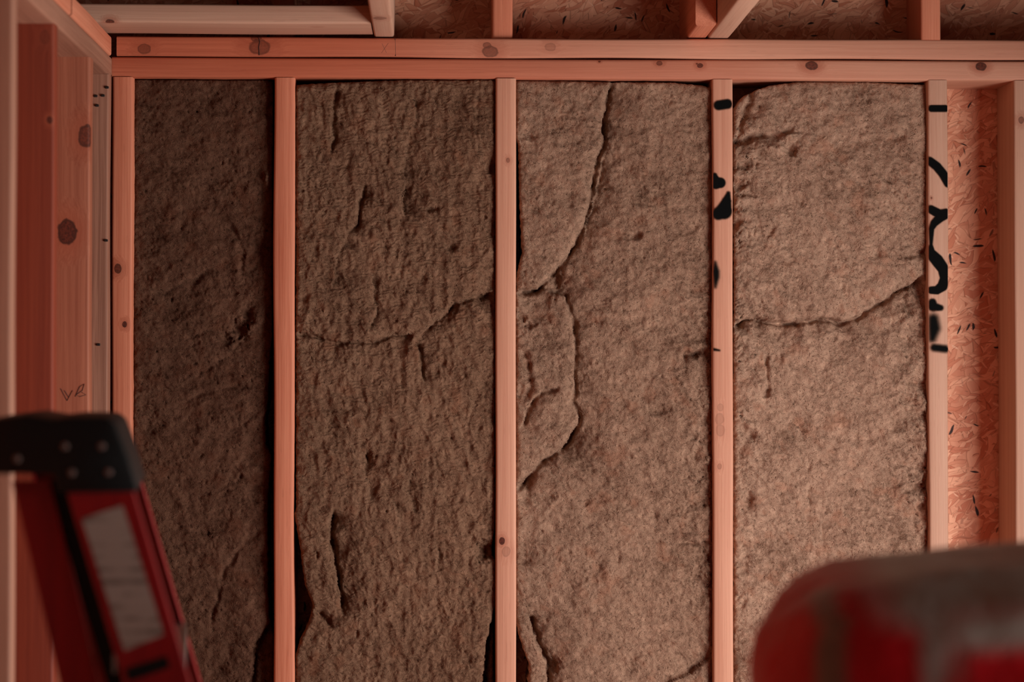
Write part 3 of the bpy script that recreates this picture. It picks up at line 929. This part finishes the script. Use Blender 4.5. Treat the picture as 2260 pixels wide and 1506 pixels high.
RAILRED = NT('red_fibreglass')
cn = RAILRED.noise(RAILRED.mapping(RAILRED.coord(), scale=(60, 60, 3)), 1.0, 2.0)
RAILRED.l(RAILRED.ramp(cn, [(0.3, (0.20, 0.002, 0.004)), (0.7, (0.28, 0.004, 0.005))]), RAILRED.b.inputs['Base Color'])
RAILRED.b.inputs['Roughness'].default_value = 0.38
BLACK = simple_mat('black_plastic', (0.0035, 0.0033, 0.0033), 0.5, 0.0, 0.25)
ALU = simple_mat('aluminium', (0.55, 0.52, 0.48), 0.35, 1.0)
RIVET = simple_mat('steel_rivet', (0.16, 0.10, 0.085), 0.5, 0.3)


def prism(name, prof, w0, w1, mat, parent, bevel=0.0, seg=2):
    """side outline (s, z) extruded along the ladder's width"""
    bm = bmesh.new()
    a = [bm.verts.new((s_, w0, z_)) for s_, z_ in prof]
    b = [bm.verts.new((s_, w1, z_)) for s_, z_ in prof]
    n = len(prof)
    bm.faces.new(a); bm.faces.new(b[::-1])
    for i in range(n):
        bm.faces.new((a[i], b[i], b[(i + 1) % n], a[(i + 1) % n]))
    bmesh.ops.recalc_face_normals(bm, faces=bm.faces)
    if bevel:
        bmesh.ops.bevel(bm, geom=bm.edges[:], offset=bevel, segments=seg, affect='EDGES', profile=0.5)
    me = bpy.data.meshes.new(name); bm.to_mesh(me); bm.free()
    for p in me.polygons: p.use_smooth = True
    o = link(name, me, mat, parent)
    md = o.modifiers.new('edges', 'EDGE_SPLIT'); md.split_angle = math.radians(40)
    return o


def rail(name, s_top, z_top, slope, width, w_in, w_out, mat, lead=1):
    """C-channel rail: web at w_out, flanges turned in to w_in; leans by slope"""
    s0 = s_top + slope * z_top
    t_ = 0.0045
    bm = bmesh.new()
    sec = [(0, w_out), (width, w_out), (width, w_in), (width - t_, w_in), (width - t_, w_out + lead * t_), (t_, w_out + lead * t_),
           (t_, w_in), (0, w_in)]
    top = [bm.verts.new((s_top + a, b, z_top)) for a, b in sec]
    bot = [bm.verts.new((s0 + a, b, 0.018)) for a, b in sec]
    n = len(sec)
    for i in range(n):
        bm.faces.new((top[i], top[(i + 1) % n], bot[(i + 1) % n], bot[i]))
    bm.faces.new(top); bm.faces.new(bot[::-1])
    bmesh.ops.recalc_face_normals(bm, faces=bm.faces)
    bmesh.ops.bevel(bm, geom=[e for e in bm.edges if abs(e.verts[0].co.z - e.verts[1].co.z) > 0.5], offset=0.0018, segments=2,
                    affect='EDGES', profile=0.5)
    me = bpy.data.meshes.new(name); bm.to_mesh(me); bm.free()
    o = link(name, me, mat, lad)
    foot = prism('foot', [(s0 - 0.006, 0.0), (s0 + width + 0.008, 0.0), (s0 + width + 0.004, 0.055), (s0 - 0.008, 0.055)],
                 min(w_in, w_out) - 0.004, max(w_in, w_out) + 0.004, BLACK, o, 0.004)
    return o


zc = lp_(0, 1062)[1]
LWID = 0.40
slF, slR = 0.29, 0.235
fa = lp_(150, 1062)[0] - 0.005; fwid = 146 / LSC
ra = lp_(24, 1062)[0]; rwid = 84 / LSC
near_f = rail('front_rail', fa, zc, slF, fwid, 0.028, 0.0, RAILRED.m)
near_f['label'] = 'red front rail carrying a grey instruction label'
far_f = rail('front_rail', fa, zc, slF, fwid, LWID - 0.028, LWID, RAILRED.m, -1)
near_r = rail('rear_rail', ra, zc, slR, rwid, 0.045, 0.022, RAILRED.m)
near_r['label'] = 'darker red rear rail folded behind the front rail'
far_r = rail('rear_rail', ra, zc, slR, rwid, LWID - 0.045, LWID - 0.022, RAILRED.m, -1)
cap_prof = [lp_(-30, 926), (lp_(60, 914)), lp_(118, 925), lp_(150, 919), lp_(236, 920), lp_(256, 934), lp_(284, 1010), lp_(306, 1086),
            lp_(128, 1088), lp_(118, 1046), lp_(-30, 1046)]
cap = prism('top_cap', cap_prof, -0.012, LWID + 0.012, BLACK, lad, 0.005)
cap['label'] = 'black moulded plastic top cap with rivets'
for (px, py) in ((145, 985), (225, 985), (160, 1043), (240, 1042), (41, 1012)):
    s_, z_ = lp_(px, py)
    bm = bmesh.new()
    bmesh.ops.create_uvsphere(bm, u_segments=12, v_segments=6, radius=0.0042, matrix=Matrix.Diagonal((1, 0.5, 1, 1)))
    me = bpy.data.meshes.new('rivet'); bm.to_mesh(me); bm.free()
    rv = link('rivet', me, RIVET, cap); rv.location = (s_, -0.012, z_)
for k, zz in enumerate((1.472, 1.178, 0.884, 0.590, 0.296)):
    s_ = fa + slF * (zc - zz)
    st = prism('step', [(s_ - 0.002, zz), (s_ + fwid + 0.006, zz), (s_ + fwid + 0.006, zz - 0.030), (s_ + fwid + 0.002, zz - 0.030),
                        (s_ + fwid + 0.002, zz - 0.004), (s_ + 0.002, zz - 0.004), (s_ + 0.002, zz - 0.022), (s_ - 0.002, zz - 0.022)],
               0.006, LWID - 0.006, ALU, lad)
for k, zz in enumerate((1.25, 0.75, 0.30)):
    s_ = ra + slR * (zc - zz)
    prism('rear_brace', [(s_ + 0.006, zz), (s_ + 0.030, zz), (s_ + 0.030, zz - 0.006), (s_ + 0.006, zz - 0.006)], 0.026, LWID - 0.026, ALU, lad)
# black strips added to stand for the shade between front and rear rails
for w_ in (0.030, LWID - 0.034):
    prism('rail_gap_shade', [lp_(106, 1062), lp_(160, 1062), lp_(228, 1290), lp_(300, 1530), lp_(238, 1530), lp_(165, 1290)], w_, w_ + 0.004, BLACK, lad)
# printed label: pale sheet with faint rows
LAB = NT('instruction_label')
lc = LAB.coord()
sepx = LAB.n('ShaderNodeSeparateXYZ'); LAB.l(lc, sepx.inputs[0])
row = LAB.math('SINE', LAB.math('MULTIPLY', sepx.outputs[2], 420.0))
blk = LAB.step(LAB.noise(LAB.mapping(lc, scale=(20, 1, 38)), 1.0, 2.0), 0.42, 0.60)
ink = LAB.math('MULTIPLY', LAB.step(row, 0.0, 0.4), blk)
LAB.l(LAB.mix(LAB.math('MULTIPLY', ink, 0.8), (0.33, 0.285, 0.25), (0.11, 0.09, 0.075)), LAB.b.inputs['Base Color'])
LAB.b.inputs['Roughness'].default_value = 0.5


def plate(name, pts, thick, mat, parent, w=0.0):
    prof = [lp_(*p) for p in pts]
    return prism(name, prof, w - thick, w + 0.0004, mat, parent)


lb = plate('instruction_label', [(181, 1146), (270, 1116), (361, 1403), (274, 1438)], 0.0008, LAB.m, near_f)
lb['label'] = 'pale grey printed instruction label'
pb = plate('warning_strip', [(275, 1478), (366, 1450), (374, 1476), (284, 1506)], 0.0008, BLACK, near_f)
pb['label'] = 'black printed strip below the label'

# ------------------------------------------------------------------ plastic-wrapped bags of insulation, stacked
FILM = NT('printed_plastic_film')
ca = FILM.n('ShaderNodeAttribute', attribute_name='print')
FILM.l(ca.outputs['Color'], FILM.b.inputs['Base Color'])
FILM.b.inputs['Roughness'].default_value = 0.38
FILM.b.inputs['Specular IOR Level'].default_value = 0.30
FILM.l(FILM.bump(FILM.noise(FILM.coord(), 26.0, 4.0, 0.6, 0.6), 0.5, 0.012), FILM.b.inputs['Normal'])


def bag_mesh(seed, sx, sy, sz, n=46):
    bm = bmesh.new()
    bmesh.ops.create_cube(bm, size=2.0)
    bmesh.ops.subdivide_edges(bm, edges=bm.edges[:], cuts=n, use_grid_fill=True)
    co = np.array([v.co[:] for v in bm.verts])
    p = 8.0
    nn = (np.abs(co) ** p).sum(1) ** (1 / p)
    co = co / nn[:, None]
    u, v_, w_ = co.T
    # pinched gathered ends, sagging middle, wrinkles
    q = np.stack([u * sx, v_ * sy, w_ * sz], -1)
    endf = np.clip((np.abs(u) - 0.80) / 0.2, 0, 1)
    q[:, 2] *= 1 - 0.20 * endf ** 1.5 * (w_ > 0)
    q[:, 1] *= 1 - 0.12 * endf ** 2
    wr = fbm(q[:, 0] * 9, q[:, 1] * 9 + q[:, 2] * 11, seed, 3)
    fold = ridged(q[:, 0] * 14 + 3 * wr, q[:, 1] * 5 + q[:, 2] * 6, seed + 3, 2)
    nrm = co / np.linalg.norm(co, axis=1)[:, None]
    q += nrm * (0.009 * wr + 0.006 * fold * (0.4 + endf))[:, None]
    for vv_, c_ in zip(bm.verts, q):
        vv_.co = c_
    me = bpy.data.meshes.new('insulation_bag'); bm.to_mesh(me); bm.free()
    me.polygons.foreach_set('use_smooth', np.ones(len(me.polygons), bool))
    red = np.array([0.40, 0.002, 0.005]); clear = np.array([0.28, 0.22, 0.18]); wool = np.array([0.16, 0.105, 0.08])
    X_, Y_, Z_ = q.T
    jit = 0.012 * fbm(X_ * 14, Y_ * 14 + Z_ * 9, seed + 9, 2)
    xx = X_ + sx + jit                      # distance from the left end
    col = np.tile(red, (len(q), 1))
    def put(m, c, a=1.0):
        m = np.clip(m, 0, 1)[:, None] * a
        col[:] = col * (1 - m) + c * m
    sm = lambda x, a, b: np.clip((x - a) / (b - a), 0, 1)
    topz = sz * 0.72
    # clear film over the top with the wool showing through, pale band along the near upper edge
    pale = np.array([0.34, 0.27, 0.23])
    put(sm(Z_, topz, topz + 0.03) * sm(xx, 0.10, 0.15), clear)
    put(sm(Z_, sz * 0.86, sz * 0.92) * sm(Y_, -sy * 0.85, -sy * 0.6) * sm(xx, 0.16, 0.24) * sm(sy * 0.55 - Y_, 0, 0.05), wool, 0.85)
    put(sm(Y_, sy * 0.45, sy * 0.7) * sm(Z_, sz * 0.6, sz * 0.8) * sm(xx, 0.15, 0.35), pale * 2.0)  # far upper rim painted lighter for the daylight it catches
    front = sm(-Y_, sy * 0.45, sy * 0.6)
    put(front * sm(xx, 0.055, 0.060) * sm(0.090 - xx, 0, 0.005), np.array([0.20, 0.125, 0.10]))
    put(front * sm(xx, 0.150, 0.165) * sm(0.195 - xx - 0.15 * (sz * 0.8 - Z_), 0, 0.012) * sm(Z_, sz * 0.30, sz * 0.45), pale * 0.8)
    put(front * sm(xx, 0.16, 0.20) * sm(Z_, sz * 0.60, sz * 0.68) * sm(sz * 0.86 - Z_, 0, 0.02), pale)
    put(front * sm(xx, 0.13, 0.16) * sm(sz * 0.3 - Z_, 0, 0.05), np.array([0.16, 0.003, 0.008]))
    at_ = me.attributes.new('print', 'FLOAT_COLOR', 'POINT')
    rgba = np.concatenate([col, np.ones((len(q), 1))], 1).astype(np.float32)
    at_.data.foreach_set('color', rgba.ravel())
    me.materials.append(FILM.m)
    return me


BH = 0.385
bx0 = W(1790, 1400, 2.42)[0]
bag_me = bag_mesh(5, 0.49, 0.235, BH / 2)
for k in range(4):
    o = link('insulation_bag', bag_me)
    rz = math.radians(-7)
    o.rotation_euler = (0, math.radians(-4.5 if k == 0 else 0), rz)
    o.location = (bx0 + 0.455, 2.42 + 0.08, 1.634 - BH / 2 - (k * 0.4085 + (0.030 if k else 0)))
    tag(o, ['red and clear plastic-wrapped bag of insulation on top of its stack', 'red plastic-wrapped insulation bag just below the top one',
            'red plastic-wrapped insulation bag second from the floor', 'red plastic-wrapped insulation bag lying on the floor'][k],
        'bag', 'stacked bags of insulation')
